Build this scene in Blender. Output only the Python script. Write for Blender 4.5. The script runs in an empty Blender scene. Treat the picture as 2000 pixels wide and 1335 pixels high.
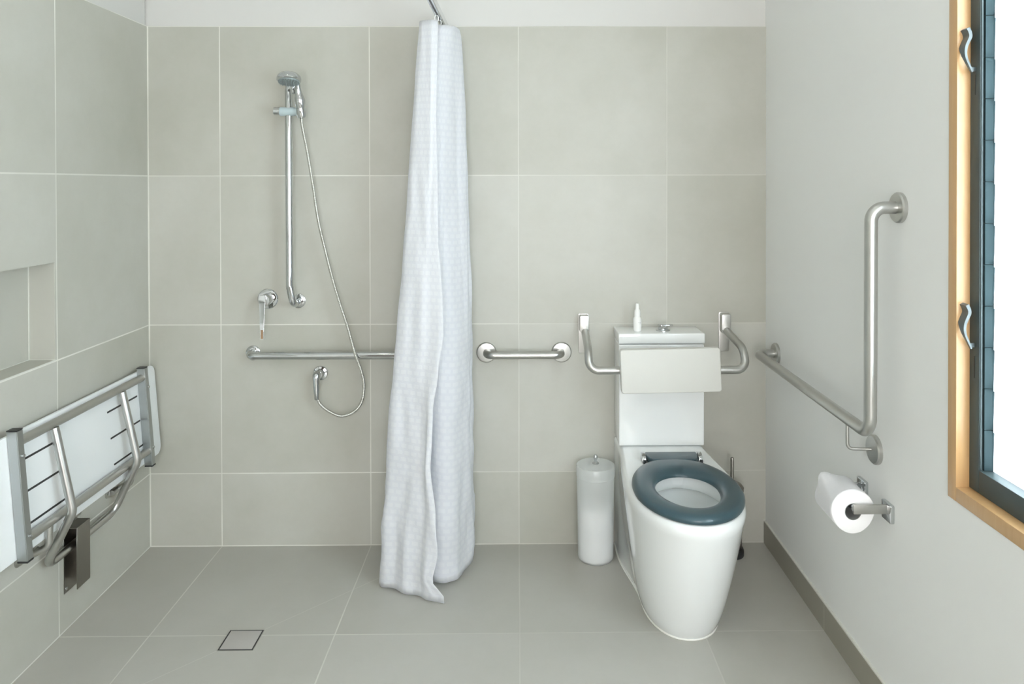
import bpy, bmesh, math, random
from mathutils import Vector, Matrix, noise

random.seed(7)
SC = bpy.context.scene
COL = SC.collection

# ------------------------------------------------------------------ camera, world, light, exposure
CAM_H = 1.4620
cam_d = bpy.data.cameras.new('camera')
cam = bpy.data.objects.new('camera', cam_d)
COL.objects.link(cam)
cam_d.sensor_fit = 'HORIZONTAL'
cam_d.sensor_width = 36.0
cam_d.lens = 1461.1 / 2000 * 36.0
cam_d.shift_x = -0.013658
cam_d.shift_y = -0.148164
cam_d.clip_start = 0.02
right = Vector((0.999936, -0.01116137, -0.00184829))
up = Vector((0.00194616, 0.00876443, 0.9999597))
fwd = Vector((0.01114472, 0.9998993, -0.00878559))
cam.matrix_world = Matrix(((right.x, up.x, -fwd.x, 0), (right.y, up.y, -fwd.y, 0), (right.z, up.z, -fwd.z, CAM_H), (0, 0, 0, 1)))
SC.camera = cam

SC.view_settings.view_transform = 'Standard'
SC.view_settings.look = 'None'
SC.view_settings.gamma = 1.0
SC.view_settings.use_curve_mapping = False
SC.view_settings.exposure = 0.11
SC.cycles.diffuse_bounces = 8
SC.cycles.max_bounces = 12
SC.cycles.sample_clamp_indirect = 4.0
SC.cycles.blur_glossy = 0.6

world = bpy.data.worlds.new('sky')
SC.world = world
world.use_nodes = True
wb = world.node_tree.nodes['Background']
wb.inputs[0].default_value = (0.88, 0.93, 1.0, 1)
wb.inputs[1].default_value = 2.5

def area(name, loc, direction, sx, sy, power, color=(1, 1, 1)):
    d = bpy.data.lights.new(name, 'AREA')
    d.shape = 'RECTANGLE'; d.size = sx; d.size_y = sy; d.energy = power; d.color = color
    o = bpy.data.objects.new(name, d); COL.objects.link(o)
    o.location = loc
    o.rotation_euler = Vector(direction).to_track_quat('-Z', 'Y').to_euler()
    return o

# daylight outside the louvre window, and light added outside an unseen, assumed rear opening
area('daylight_window', (1.45, 1.15, 1.50), (-1, 0.05, -0.05), 1.5, 1.9, 222, (0.85, 0.93, 1.0))
area('light_rear', (0.05, -2.00, 1.45), (0.0, 1, 0.0), 1.6, 2.1, 82, (1.0, 0.98, 0.96))

# ------------------------------------------------------------------ room numbers (metres)
D = 3.0227      # back wall
XL = -1.4845    # left wall
XR = 0.9989     # right wall
ZT = 2.0956     # top of the wall tiles
J0 = -1.1960    # first vertical tile joint of the back wall
T = 0.6
CEIL = 2.72
YB = -1.75      # rear wall
WY0, WY1, WZ0, WZ1 = 0.35, 1.733, 0.731, 2.20   # outer edge of the timber window frame

# ------------------------------------------------------------------ materials
def new_mat(name):
    m = bpy.data.materials.new(name); m.use_nodes = True
    nt = m.node_tree
    return m, nt, nt.nodes['Principled BSDF']

def setp(p, **k):
    names = {'color': 'Base Color', 'rough': 'Roughness', 'metal': 'Metallic', 'spec': 'Specular IOR Level', 'coat': 'Coat Weight',
             'coat_rough': 'Coat Roughness', 'trans': 'Transmission Weight', 'ior': 'IOR', 'sheen': 'Sheen Weight', 'aniso': 'Anisotropic',
             'sss': 'Subsurface Weight'}
    for a, v in k.items():
        if a == 'color': v = (v[0], v[1], v[2], 1)
        p.inputs[names[a]].default_value = v

def nd(nt, typ, **k):
    n = nt.nodes.new(typ)
    for a, v in k.items():
        if a == 'ins':
            for i, x in v.items():
                if hasattr(x, 'links') or isinstance(x, bpy.types.NodeSocket): nt.links.new(x, n.inputs[i])
                else: n.inputs[i].default_value = x
        else: setattr(n, a, v)
    return n

def mth(nt, op, a, b=None, c=None):
    n = nt.nodes.new('ShaderNodeMath'); n.operation = op
    for i, x in enumerate((a, b, c)):
        if x is None: continue
        if isinstance(x, bpy.types.NodeSocket): nt.links.new(x, n.inputs[i])
        else: n.inputs[i].default_value = x
    return n.outputs[0]

def noise_tex(nt, vec, scale, detail=4, rough=0.55):
    n = nt.nodes.new('ShaderNodeTexNoise')
    n.inputs['Scale'].default_value = scale; n.inputs['Detail'].default_value = detail; n.inputs['Roughness'].default_value = rough
    if vec is not None: nt.links.new(vec, n.inputs['Vector'])
    return n.outputs['Fac']

def mixc(nt, f, a, b):
    n = nt.nodes.new('ShaderNodeMix'); n.data_type = 'RGBA'
    for i, x in ((0, f), (6, a), (7, b)):
        if isinstance(x, bpy.types.NodeSocket): nt.links.new(x, n.inputs[i])
        elif i == 0: n.inputs[0].default_value = x
        else: n.inputs[i].default_value = (x[0], x[1], x[2], 1)
    return n.outputs[2]

def bump(nt, p, height, strength=0.3, dist=0.002):
    b = nt.nodes.new('ShaderNodeBump'); b.inputs['Strength'].default_value = strength; b.inputs['Distance'].default_value = dist
    nt.links.new(height, b.inputs['Height']); nt.links.new(b.outputs[0], p.inputs['Normal'])

def tile_mat(name, ua, u0, va, v0, base, base2, grout, rough=0.42, extra_u=(), extra_v=(), grout_fn=None, half=0.0016, diag=None):
    """Large-format porcelain tile: 0.6 m grid along two world axes with thin pale joints."""
    m, nt, p = new_mat(name)
    geo = nt.nodes.new('ShaderNodeNewGeometry')
    sep = nt.nodes.new('ShaderNodeSeparateXYZ'); nt.links.new(geo.outputs['Position'], sep.inputs[0])
    U = sep.outputs[ua]; V = sep.outputs[va]
    def joint(c, c0):
        s = mth(nt, 'DIVIDE', mth(nt, 'SUBTRACT', c, c0), T)
        f = mth(nt, 'FLOOR', s)
        fr = mth(nt, 'SUBTRACT', s, f)
        d = mth(nt, 'MULTIPLY', mth(nt, 'MINIMUM', fr, mth(nt, 'SUBTRACT', 1.0, fr)), T)
        return d, f
    du, fu = joint(U, u0); dv, fv = joint(V, v0)
    d = mth(nt, 'MINIMUM', du, dv)
    for e in extra_u: d = mth(nt, 'MINIMUM', d, mth(nt, 'SUBTRACT', mth(nt, 'ABSOLUTE', mth(nt, 'SUBTRACT', U, e)), 0.0018))
    for e in extra_v: d = mth(nt, 'MINIMUM', d, mth(nt, 'SUBTRACT', mth(nt, 'ABSOLUTE', mth(nt, 'SUBTRACT', V, e)), 0.0018))
    g = nt.nodes.new('ShaderNodeMapRange'); nt.links.new(d, g.inputs[0])
    g.inputs[1].default_value = half * 0.75; g.inputs[2].default_value = half * 1.35
    g.inputs[3].default_value = 1.0; g.inputs[4].default_value = 0.0
    gm = g.outputs[0]
    # the grout line shows more in some places than in others
    nz = noise_tex(nt, geo.outputs['Position'], 2.3, 3)
    vis = nt.nodes.new('ShaderNodeMapRange'); nt.links.new(nz, vis.inputs[0])
    vis.inputs[1].default_value = 0.38; vis.inputs[2].default_value = 0.58; vis.inputs[3].default_value = 0.55; vis.inputs[4].default_value = 1.0
    gs = mth(nt, 'MULTIPLY', gm, vis.outputs[0])
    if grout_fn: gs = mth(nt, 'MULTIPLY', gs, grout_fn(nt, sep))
    # cloudy cement look, slightly different from tile to tile
    cid = nt.nodes.new('ShaderNodeCombineXYZ'); nt.links.new(fu, cid.inputs[0]); nt.links.new(fv, cid.inputs[1])
    wn = nt.nodes.new('ShaderNodeTexWhiteNoise'); nt.links.new(cid.outputs[0], wn.inputs[0])
    off = nt.nodes.new('ShaderNodeVectorMath'); off.operation = 'MULTIPLY_ADD'
    nt.links.new(wn.outputs['Color'], off.inputs[0]); off.inputs[1].default_value = (3, 3, 3); nt.links.new(geo.outputs['Position'], off.inputs[2])
    n1 = noise_tex(nt, off.outputs[0], 2.2, 7, 0.62)
    n2 = noise_tex(nt, off.outputs[0], 60, 4, 0.6)
    s = mth(nt, 'ADD', mth(nt, 'MULTIPLY', n1, 0.8), mth(nt, 'MULTIPLY', wn.outputs['Value'], 0.22))
    mr = nt.nodes.new('ShaderNodeMapRange'); nt.links.new(s, mr.inputs[0]); mr.inputs[1].default_value = 0.28; mr.inputs[2].default_value = 0.78
    c = mixc(nt, mr.outputs[0], base, base2)
    c2 = mixc(nt, mth(nt, 'MULTIPLY', n2, 0.10), c, (base[0] * 0.8, base[1] * 0.8, base[2] * 0.78))
    if diag is not None:   # fine mitre cuts of the floor fall
        dd = mth(nt, 'ABSOLUTE', mth(nt, 'SUBTRACT', mth(nt, 'SUBTRACT', V, U), diag[0]))
        k = nt.nodes.new('ShaderNodeMapRange'); nt.links.new(dd, k.inputs[0]); k.inputs[1].default_value = 0.0012; k.inputs[2].default_value = 0.0026
        k.inputs[3].default_value = 1.0; k.inputs[4].default_value = 0.0
        lim = mth(nt, 'MULTIPLY', k.outputs[0], mth(nt, 'LESS_THAN', U, diag[1]))
        gs = mth(nt, 'MAXIMUM', gs, mth(nt, 'MULTIPLY', lim, 0.42))
    nt.links.new(mixc(nt, gs, c2, grout), p.inputs['Base Color'])
    rr = nt.nodes.new('ShaderNodeMapRange'); nt.links.new(n1, rr.inputs[0]); rr.inputs[3].default_value = rough - 0.06; rr.inputs[4].default_value = rough + 0.08
    nt.links.new(rr.outputs[0], p.inputs['Roughness'])
    setp(p, spec=0.4)
    h = mth(nt, 'ADD', mth(nt, 'MULTIPLY', gm, -1.0), mth(nt, 'MULTIPLY', n2, 0.10))
    bump(nt, p, h, 0.25, 0.0012)
    return m

def back_grout_washout(nt, sep):  # joint contrast fades to the right, the wall's brightness put into the grout
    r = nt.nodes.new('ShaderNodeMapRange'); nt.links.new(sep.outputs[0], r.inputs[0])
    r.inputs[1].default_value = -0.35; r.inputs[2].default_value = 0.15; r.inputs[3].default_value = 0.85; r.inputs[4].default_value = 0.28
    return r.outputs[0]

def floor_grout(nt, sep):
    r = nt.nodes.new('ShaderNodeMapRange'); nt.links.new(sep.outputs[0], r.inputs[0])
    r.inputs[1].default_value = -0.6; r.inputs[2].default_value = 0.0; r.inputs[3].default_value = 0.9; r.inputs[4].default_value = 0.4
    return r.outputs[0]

TB = (0.420, 0.415, 0.362); TB2 = (0.540, 0.537, 0.496); GR = (0.76, 0.755, 0.70)
M_back = tile_mat('back wall tile', 0, J0, 2, ZT, TB, TB2, GR, extra_u=(XL,), extra_v=(0.0,), grout_fn=back_grout_washout, half=0.0019)
M_left = tile_mat('left wall tile', 1, D, 2, ZT, TB, TB2, GR, extra_u=(D,), extra_v=(0.0,), half=0.0023)
M_floor = tile_mat('floor tile', 0, J0, 1, D, (0.405, 0.394, 0.355), (0.478, 0.468, 0.436), (0.60, 0.595, 0.54), rough=0.38, extra_v=(), grout_fn=floor_grout, half=0.0021, diag=(3.288, -0.45))
M_skirt = tile_mat('skirting tile', 1, D, 2, 50, (0.30, 0.285, 0.235), (0.335, 0.32, 0.27), (0.42, 0.41, 0.36), rough=0.4)

def plain(name, color, rough=0.5, nscale=0, namt=0.0, bscale=0, bstr=0.0, **k):
    m, nt, p = new_mat(name)
    setp(p, color=color, rough=rough, **k)
    tc = nt.nodes.new('ShaderNodeTexCoord')
    if nscale:
        f = noise_tex(nt, tc.outputs['Object'], nscale, 4)
        nt.links.new(mixc(nt, f, tuple(c * (1 - namt) for c in color), tuple(min(1, c * (1 + namt)) for c in color)), p.inputs['Base Color'])
    if bscale:
        bump(nt, p, noise_tex(nt, tc.outputs['Object'], bscale, 3), bstr, 0.001)
    return m

M_paint = plain('painted wall', (0.80, 0.805, 0.795), 0.55, 1.5, 0.012, 350, 0.08, spec=0.35)
M_paint_w = plain('white painted wall', (0.62, 0.615, 0.595), 0.6, 1.5, 0.01, 350, 0.06, spec=0.3)
M_ceil = plain('ceiling paint', (0.82, 0.82, 0.79), 0.7, 2, 0.01)
M_grout = plain('pale grout', (0.66, 0.67, 0.62), 0.6, 40, 0.05)
M_niche = plain('niche tile', (0.455, 0.452, 0.405), 0.42, 3, 0.05, 60, 0.1)
M_ceramic = plain('white glazed ceramic', (0.84, 0.865, 0.865), 0.07, 3, 0.004, spec=0.55, coat=0.4, coat_rough=0.03)
M_water = plain('bowl water', (0.42, 0.47, 0.43), 0.03, 8, 0.01, spec=0.6)
M_sealant = plain('white sealant', (0.82, 0.82, 0.78), 0.45, 60, 0.03)
M_slate = plain('slate blue plastic', (0.036, 0.068, 0.082), 0.30, 6, 0.03, spec=0.36, coat=0.16, coat_rough=0.04)
M_chrome = plain('polished chrome', (0.60, 0.62, 0.63), 0.06, 5, 0.01, metal=1.0)
M_plastic_w = plain('white plastic', (0.88, 0.89, 0.88), 0.32, 6, 0.008, spec=0.5)
M_pad = plain('off-white vinyl', (0.62, 0.62, 0.585), 0.42, 9, 0.01, 220, 0.08, spec=0.4)
M_board = plain('white laminate board', (0.83, 0.86, 0.875), 0.28, 3, 0.01, spec=0.45)
M_black = plain('black plastic', (0.02, 0.022, 0.024), 0.4, 20, 0.1)
M_paper = plain('toilet paper', (0.93, 0.93, 0.94), 0.9, 60, 0.015, 260, 0.25, spec=0.1)
M_card = plain('grey card', (0.32, 0.33, 0.32), 0.85, 30, 0.05)
M_grey_print = plain('grey print', (0.45, 0.46, 0.48), 0.6, 30, 0.05)
M_head = plain('grey spray face', (0.22, 0.26, 0.26), 0.35, 30, 0.1)
M_glass_grey = plain('grey clear plastic', (0.44, 0.53, 0.55), 0.15, 12, 0.03, spec=0.6)
M_wood_plug = plain('worn brown tip', (0.30, 0.19, 0.11), 0.5, 90, 0.25)
M_al = plain('grey-green powder coat', (0.050, 0.070, 0.074), 0.45, 300, 0.05, spec=0.35)
M_clip = plain('grey-green clip plastic', (0.022, 0.040, 0.045), 0.65, 20, 0.04, spec=0.15)
M_handle = plain('grey handle', (0.085, 0.105, 0.11), 0.33, 20, 0.03, spec=0.5)

def brushed(name, color, rough, sc=(2, 2, 90)):
    m, nt, p = new_mat(name); setp(p, color=color, rough=rough, metal=1.0)
    tc = nt.nodes.new('ShaderNodeTexCoord'); mp = nt.nodes.new('ShaderNodeMapping'); mp.inputs['Scale'].default_value = sc
    nt.links.new(tc.outputs['Object'], mp.inputs[0])
    f = noise_tex(nt, mp.outputs[0], 1.0, 1)
    r = nt.nodes.new('ShaderNodeMapRange'); nt.links.new(f, r.inputs[0]); r.inputs[3].default_value = rough - 0.02; r.inputs[4].default_value = rough + 0.02
    nt.links.new(r.outputs[0], p.inputs['Roughness'])
    return m
M_steel = brushed('satin stainless steel', (0.53, 0.53, 0.51), 0.30, (3, 3, 3))
M_steel_plate = brushed('brushed stainless plate', (0.48, 0.475, 0.45), 0.33, (9, 9, 3))
M_nickel = brushed('dull stainless', (0.30, 0.285, 0.26), 0.33, (9, 9, 3))
M_box = brushed('brushed square tube', (0.46, 0.48, 0.48), 0.36, (9, 9, 3))

def timber():
    m, nt, p = new_mat('honey oiled timber')
    geo = nt.nodes.new('ShaderNodeNewGeometry'); tc = nt.nodes.new('ShaderNodeTexCoord')
    mp = nt.nodes.new('ShaderNodeMapping'); mp.inputs['Scale'].default_value = (30, 30, 1.6)
    nt.links.new(tc.outputs['Object'], mp.inputs[0])
    f = noise_tex(nt, mp.outputs[0], 3, 8, 0.65)
    f2 = noise_tex(nt, geo.outputs['Position'], 5, 3)
    c = mixc(nt, f, (0.44, 0.265, 0.115), (0.57, 0.375, 0.195))
    c2 = mixc(nt, mth(nt, 'MULTIPLY', f2, 0.5), c, (0.50, 0.27, 0.10))
    nt.links.new(c2, p.inputs['Base Color']); setp(p, rough=0.33, spec=0.5, coat=0.2, coat_rough=0.2)
    bump(nt, p, f, 0.08, 0.0008)
    return m
M_timber = timber()

def frosted_blade():
    m, nt, p = new_mat('obscure white louvre glass')
    nt.nodes.remove(p)
    out = [n for n in nt.nodes if n.type == 'OUTPUT_MATERIAL'][0]
    tr = nd(nt, 'ShaderNodeBsdfTranslucent'); tr.inputs[0].default_value = (0.95, 0.985, 0.985, 1)
    df = nd(nt, 'ShaderNodeBsdfDiffuse'); df.inputs[0].default_value = (0.9, 0.95, 0.95, 1)
    gl = nd(nt, 'ShaderNodeBsdfGlossy'); gl.inputs[1].default_value = 0.15
    m1 = nd(nt, 'ShaderNodeMixShader'); m1.inputs[0].default_value = 0.12
    nt.links.new(tr.outputs[0], m1.inputs[1]); nt.links.new(df.outputs[0], m1.inputs[2])
    m2 = nd(nt, 'ShaderNodeMixShader'); fr = nd(nt, 'ShaderNodeFresnel'); fr.inputs[0].default_value = 1.4
    nt.links.new(mth(nt, 'MULTIPLY', fr.outputs[0], 0.5), m2.inputs[0])
    nt.links.new(m1.outputs[0], m2.inputs[1]); nt.links.new(gl.outputs[0], m2.inputs[2])
    nt.links.new(m2.outputs[0], out.inputs[0])
    return m
M_blade = frosted_blade()

def frosted_tub():
    m, nt, p = new_mat('frosted milky plastic')
    nt.nodes.remove(p)
    out = [n for n in nt.nodes if n.type == 'OUTPUT_MATERIAL'][0]
    tp = nd(nt, 'ShaderNodeBsdfTransparent'); tp.inputs[0].default_value = (1, 1, 1, 1)
    df = nd(nt, 'ShaderNodeBsdfDiffuse'); df.inputs[0].default_value = (0.95, 0.98, 0.98, 1)
    tl = nd(nt, 'ShaderNodeBsdfTranslucent'); tl.inputs[0].default_value = (0.98, 1.0, 1.0, 1)
    gl = nd(nt, 'ShaderNodeBsdfGlossy'); gl.inputs[1].default_value = 0.28
    a = nd(nt, 'ShaderNodeMixShader'); a.inputs[0].default_value = 0.45
    nt.links.new(df.outputs[0], a.inputs[1]); nt.links.new(tl.outputs[0], a.inputs[2])
    b = nd(nt, 'ShaderNodeMixShader'); b.inputs[0].default_value = 0.62
    nt.links.new(a.outputs[0], b.inputs[1]); nt.links.new(tp.outputs[0], b.inputs[2])
    c = nd(nt, 'ShaderNodeMixShader'); c.inputs[0].default_value = 0.06
    nt.links.new(b.outputs[0], c.inputs[1]); nt.links.new(gl.outputs[0], c.inputs[2])
    nt.links.new(c.outputs[0], out.inputs[0])
    return m
M_tub = frosted_tub()

def curtain_mat():
    m, nt, p = new_mat('white woven check fabric')
    nt.nodes.remove(p)
    out = [n for n in nt.nodes if n.type == 'OUTPUT_MATERIAL'][0]
    uv = nd(nt, 'ShaderNodeUVMap')
    br = nd(nt, 'ShaderNodeTexBrick'); br.offset = 0.5
    br.inputs['Scale'].default_value = 1.0; br.inputs['Mortar Size'].default_value = 0.006; br.inputs['Mortar Smooth'].default_value = 0.4
    br.inputs['Brick Width'].default_value = 0.034; br.inputs['Row Height'].default_value = 0.024
    nt.links.new(uv.outputs[0], br.inputs['Vector'])
    nz = noise_tex(nt, uv.outputs[0], 18, 4)
    colr = mixc(nt, br.outputs['Fac'], (0.895, 0.91, 0.935), (0.86, 0.875, 0.91))
    df = nd(nt, 'ShaderNodeBsdfDiffuse'); tl = nd(nt, 'ShaderNodeBsdfTranslucent'); gl = nd(nt, 'ShaderNodeBsdfGlossy')
    gl.inputs[1].default_value = 0.45
    nt.links.new(colr, df.inputs[0]); nt.links.new(colr, tl.inputs[0])
    bp = nd(nt, 'ShaderNodeBump'); bp.inputs['Strength'].default_value = 0.45; bp.inputs['Distance'].default_value = 0.004
    hh = mth(nt, 'ADD', mth(nt, 'MULTIPLY', br.outputs['Fac'], -0.15), nz)
    nt.links.new(hh, bp.inputs['Height'])
    for n in (df, gl): nt.links.new(bp.outputs[0], n.inputs['Normal'])
    a = nd(nt, 'ShaderNodeMixShader'); a.inputs[0].default_value = 0.43
    nt.links.new(df.outputs[0], a.inputs[1]); nt.links.new(tl.outputs[0], a.inputs[2])
    b = nd(nt, 'ShaderNodeMixShader'); b.inputs[0].default_value = 0.03
    nt.links.new(a.outputs[0], b.inputs[1]); nt.links.new(gl.outputs[0], b.inputs[2])
    nt.links.new(b.outputs[0], out.inputs[0])
    return m
M_curtain = curtain_mat()

# ------------------------------------------------------------------ object helpers
def thing(name, label, cat, loc=(0, 0, 0), group=None):
    o = bpy.data.objects.new(name, None); COL.objects.link(o)
    o.location = loc; o.empty_display_size = 0.05
    tag(o, label, cat, group)
    return o

def tag(o, label=None, cat=None, group=None, kind=None):
    if label: o['label'] = label
    if cat: o['category'] = cat
    if group: o['group'] = group
    if kind: o['kind'] = kind
    return o

def obj(name, bm, mat, parent=None, smooth=True, angle=38, origin=None):
    me = bpy.data.meshes.new(name)
    bmesh.ops.recalc_face_normals(bm, faces=bm.faces)
    off = Vector(origin) if origin else (abs_loc(parent) if parent else Vector((0, 0, 0)))
    if smooth:
        for f in bm.faces: f.smooth = True
        for e in bm.edges:
            if len(e.link_faces) == 2:
                e.smooth = e.calc_face_angle(0) < math.radians(angle)
    bmesh.ops.translate(bm, verts=bm.verts, vec=-off)
    bm.to_mesh(me); bm.free()
    for mm in (mat if isinstance(mat, (list, tuple)) else [mat]): me.materials.append(mm)
    o = bpy.data.objects.new(name, me); COL.objects.link(o)
    if parent:
        o.parent = parent
        o.location = off - abs_loc(parent)
    else: o.location = off
    return o

def abs_loc(o):
    v = Vector((0, 0, 0))
    while o is not None:
        v += o.location; o = o.parent
    return v

def struct(name, bm, mat, parent=None, **k):
    o = obj(name, bm, mat, parent, **k)
    if parent is None: o['kind'] = 'structure'
    return o

def box(bm, x0, x1, y0, y1, z0, z1, mi=0, bevel=0.0, seg=2):
    x0, x1 = min(x0, x1), max(x0, x1); y0, y1 = min(y0, y1), max(y0, y1); z0, z1 = min(z0, z1), max(z0, z1)
    t = bmesh.new()
    vs = [t.verts.new((x, y, z)) for x in (x0, x1) for y in (y0, y1) for z in (z0, z1)]
    for f in ((0, 1, 3, 2), (4, 6, 7, 5), (0, 4, 5, 1), (2, 3, 7, 6), (0, 2, 6, 4), (1, 5, 7, 3)): t.faces.new([vs[i] for i in f])
    if bevel: bmesh.ops.bevel(t, geom=list(t.edges), offset=bevel, segments=seg, profile=0.6, affect='EDGES')
    merge(bm, t, mi)

def merge(bm, t, mi=0, mat=None):
    if mat is not None: bmesh.ops.transform(t, matrix=mat, verts=t.verts)
    bmesh.ops.recalc_face_normals(t, faces=t.faces)
    mp = {}
    for v in t.verts: mp[v] = bm.verts.new(v.co)
    for f in t.faces:
        try: nf = bm.faces.new([mp[v] for v in f.verts]); nf.material_index = mi
        except ValueError: pass
    t.free()

def fillet(pts, rad, n=10):
    pts = [Vector(p) for p in pts]
    if not isinstance(rad, (list, tuple)): rad = [rad] * len(pts)
    out = [pts[0]]
    for i in range(1, len(pts) - 1):
        a, b, c = pts[i - 1], pts[i], pts[i + 1]
        u = (a - b).normalized(); w = (c - b).normalized()
        ang = u.angle(w)
        if ang > math.pi - 1e-3: out.append(b); continue
        r = rad[i]
        t = min(r / math.tan(ang / 2), (a - b).length * 0.49, (c - b).length * 0.49)
        r = t * math.tan(ang / 2)
        bis = (u + w).normalized(); cen = b + bis * (r / math.sin(ang / 2))
        p0 = b + u * t; p1 = b + w * t
        v0 = p0 - cen; v1 = p1 - cen
        for k in range(n + 1):
            q = k / n; th = v0.angle(v1)
            v = (v0 * math.sin((1 - q) * th) + v1 * math.sin(q * th)) / math.sin(th)
            out.append(cen + v)
    out.append(pts[-1])
    return out

def smooth_path(pts, n=10):
    """Catmull-Rom through the points."""
    pts = [Vector(p) for p in pts]; P = [pts[0] * 2 - pts[1]] + pts + [pts[-1] * 2 - pts[-2]]
    out = []
    for i in range(1, len(P) - 2):
        for k in range(n):
            t = k / n
            out.append(0.5 * ((2 * P[i]) + (P[i + 1] - P[i - 1]) * t + (2 * P[i - 1] - 5 * P[i] + 4 * P[i + 1] - P[i + 2]) * t * t
                              + (3 * P[i] - P[i - 1] - 3 * P[i + 1] + P[i + 2]) * t ** 3))
    out.append(pts[-1])
    return out

def sweep(bm, pts, r, n=20, caps=True, mi=0, prof=None, upv=None):
    """Round tube (or a profile) along a polyline."""
    pts = [Vector(p) for p in pts]
    if not callable(r):
        rr = r; r = lambda i: rr
    tan = []
    for i in range(len(pts)):
        a = pts[max(0, i - 1)]; b = pts[min(len(pts) - 1, i + 1)]
        tan.append((b - a).normalized())
    nrm = (upv or Vector((0, 0, 1))).cross(tan[0])
    if nrm.length < 1e-3: nrm = Vector((1, 0, 0)).cross(tan[0])
    nrm.normalize(); rings = []
    for i, p in enumerate(pts):
        nrm = (nrm - tan[i] * nrm.dot(tan[i])).normalized(); bn = tan[i].cross(nrm)
        ring = []
        if prof is None:
            for k in range(n):
                a = 2 * math.pi * k / n
                ring.append(bm.verts.new(p + (nrm * math.cos(a) + bn * math.sin(a)) * r(i)))
        else:
            for (u, v) in prof: ring.append(bm.verts.new(p + nrm * u + bn * v))
        rings.append(ring)
    m = len(rings[0])
    for a, b in zip(rings, rings[1:]):
        for k in range(m):
            f = bm.faces.new((a[k], a[(k + 1) % m], b[(k + 1) % m], b[k])); f.material_index = mi
    if caps:
        f = bm.faces.new(rings[0][::-1]); f.material_index = mi
        f = bm.faces.new(rings[-1]); f.material_index = mi

def lathe(bm, prof, loc=(0, 0, 0), axis='Z', n=40, mi=0, close=False):
    """prof = [(radius, height)...] turned about an axis; +height points along the axis vector."""
    ax = {'X': Vector((1, 0, 0)), '-X': Vector((-1, 0, 0)), 'Y': Vector((0, 1, 0)), '-Y': Vector((0, -1, 0)), 'Z': Vector((0, 0, 1)), '-Z': Vector((0, 0, -1))}[axis] if isinstance(axis, str) else Vector(axis).normalized()
    u = ax.orthogonal().normalized(); v = ax.cross(u); L = Vector(loc); rings = []
    for (r, h) in prof:
        if r < 1e-6: rings.append([bm.verts.new(L + ax * h)])
        else: rings.append([bm.verts.new(L + ax * h + (u * math.cos(2 * math.pi * k / n) + v * math.sin(2 * math.pi * k / n)) * r) for k in range(n)])
    pairs = list(zip(rings, rings[1:]))
    if close: pairs.append((rings[-1], rings[0]))
    for a, b in pairs:
        if len(a) == 1 and len(b) == 1: continue
        for k in range(n):
            k2 = (k + 1) % n
            if len(a) == 1: f = bm.faces.new((a[0], b[k], b[k2]))
            elif len(b) == 1: f = bm.faces.new((a[k], a[k2], b[0]))
            else: f = bm.faces.new((a[k], a[k2], b[k2], b[k]))
            f.material_index = mi

def loft(bm, rings, cap0=False, cap1=False, mi=0, closed=True):
    vr = [[bm.verts.new(p) for p in r] for r in rings]
    m = len(vr[0])
    for a, b in zip(vr, vr[1:]):
        for k in range(m if closed else m - 1):
            f = bm.faces.new((a[k], a[(k + 1) % m], b[(k + 1) % m], b[k])); f.material_index = mi
    if cap0: bm.faces.new(vr[0][::-1]).material_index = mi
    if cap1: bm.faces.new(vr[-1]).material_index = mi
    return vr

def prism(bm, outline, d0, d1, mapf, mi=0, bevel=0.0, seg=2):
    """Extrude a 2-D outline between depths d0 and d1; mapf(u, v, d) gives the 3-D point."""
    t = bmesh.new()
    a = [t.verts.new(mapf(u, v, d0)) for u, v in outline]; b = [t.verts.new(mapf(u, v, d1)) for u, v in outline]
    n = len(a)
    for k in range(n): t.faces.new((a[k], a[(k + 1) % n], b[(k + 1) % n], b[k]))
    t.faces.new(a[::-1]); t.faces.new(b)
    if bevel:
        bmesh.ops.recalc_face_normals(t, faces=t.faces)
        ed = [e for e in t.edges if e.calc_face_angle(0) > math.radians(40)]
        bmesh.ops.bevel(t, geom=ed, offset=bevel, segments=seg, profile=0.6, affect='EDGES')
    merge(bm, t, mi)

def rrect(w, h, r, n=6, cx=0, cy=0):
    out = []
    for sx, sy, a0 in ((1, 1, 0), (-1, 1, 90), (-1, -1, 180), (1, -1, 270)):
        for k in range(n + 1):
            a = math.radians(a0 + 90 * k / n)
            out.append((cx + sx * (w / 2 - r) + r * math.cos(a), cy + sy * (h / 2 - r) + r * math.sin(a)))
    return out

# ------------------------------------------------------------------ room shell
NY1, NZ0, NZ1, ND = 2.412, 0.899, 1.213, 0.083      # recess in the left wall
NY0 = 1.15
W = 0.16
bm = bmesh.new(); box(bm, XL - W, XR + W, YB - W, D + W, -0.12, 0.0); struct('floor', bm, M_floor, smooth=False)
bm = bmesh.new(); box(bm, XL - W, XR + W + 0.02, YB - W, D + W, CEIL, CEIL + 0.12); struct('ceiling', bm, M_ceil, smooth=False)
bm = bmesh.new()
box(bm, XL - W, XR + W, D, D + W, 0.0, ZT, 0)
box(bm, XL - W, XR + W, D + 0.009, D + W, ZT, CEIL, 1)
struct('wall_back', bm, [M_back, M_paint_w], smooth=False)

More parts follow.
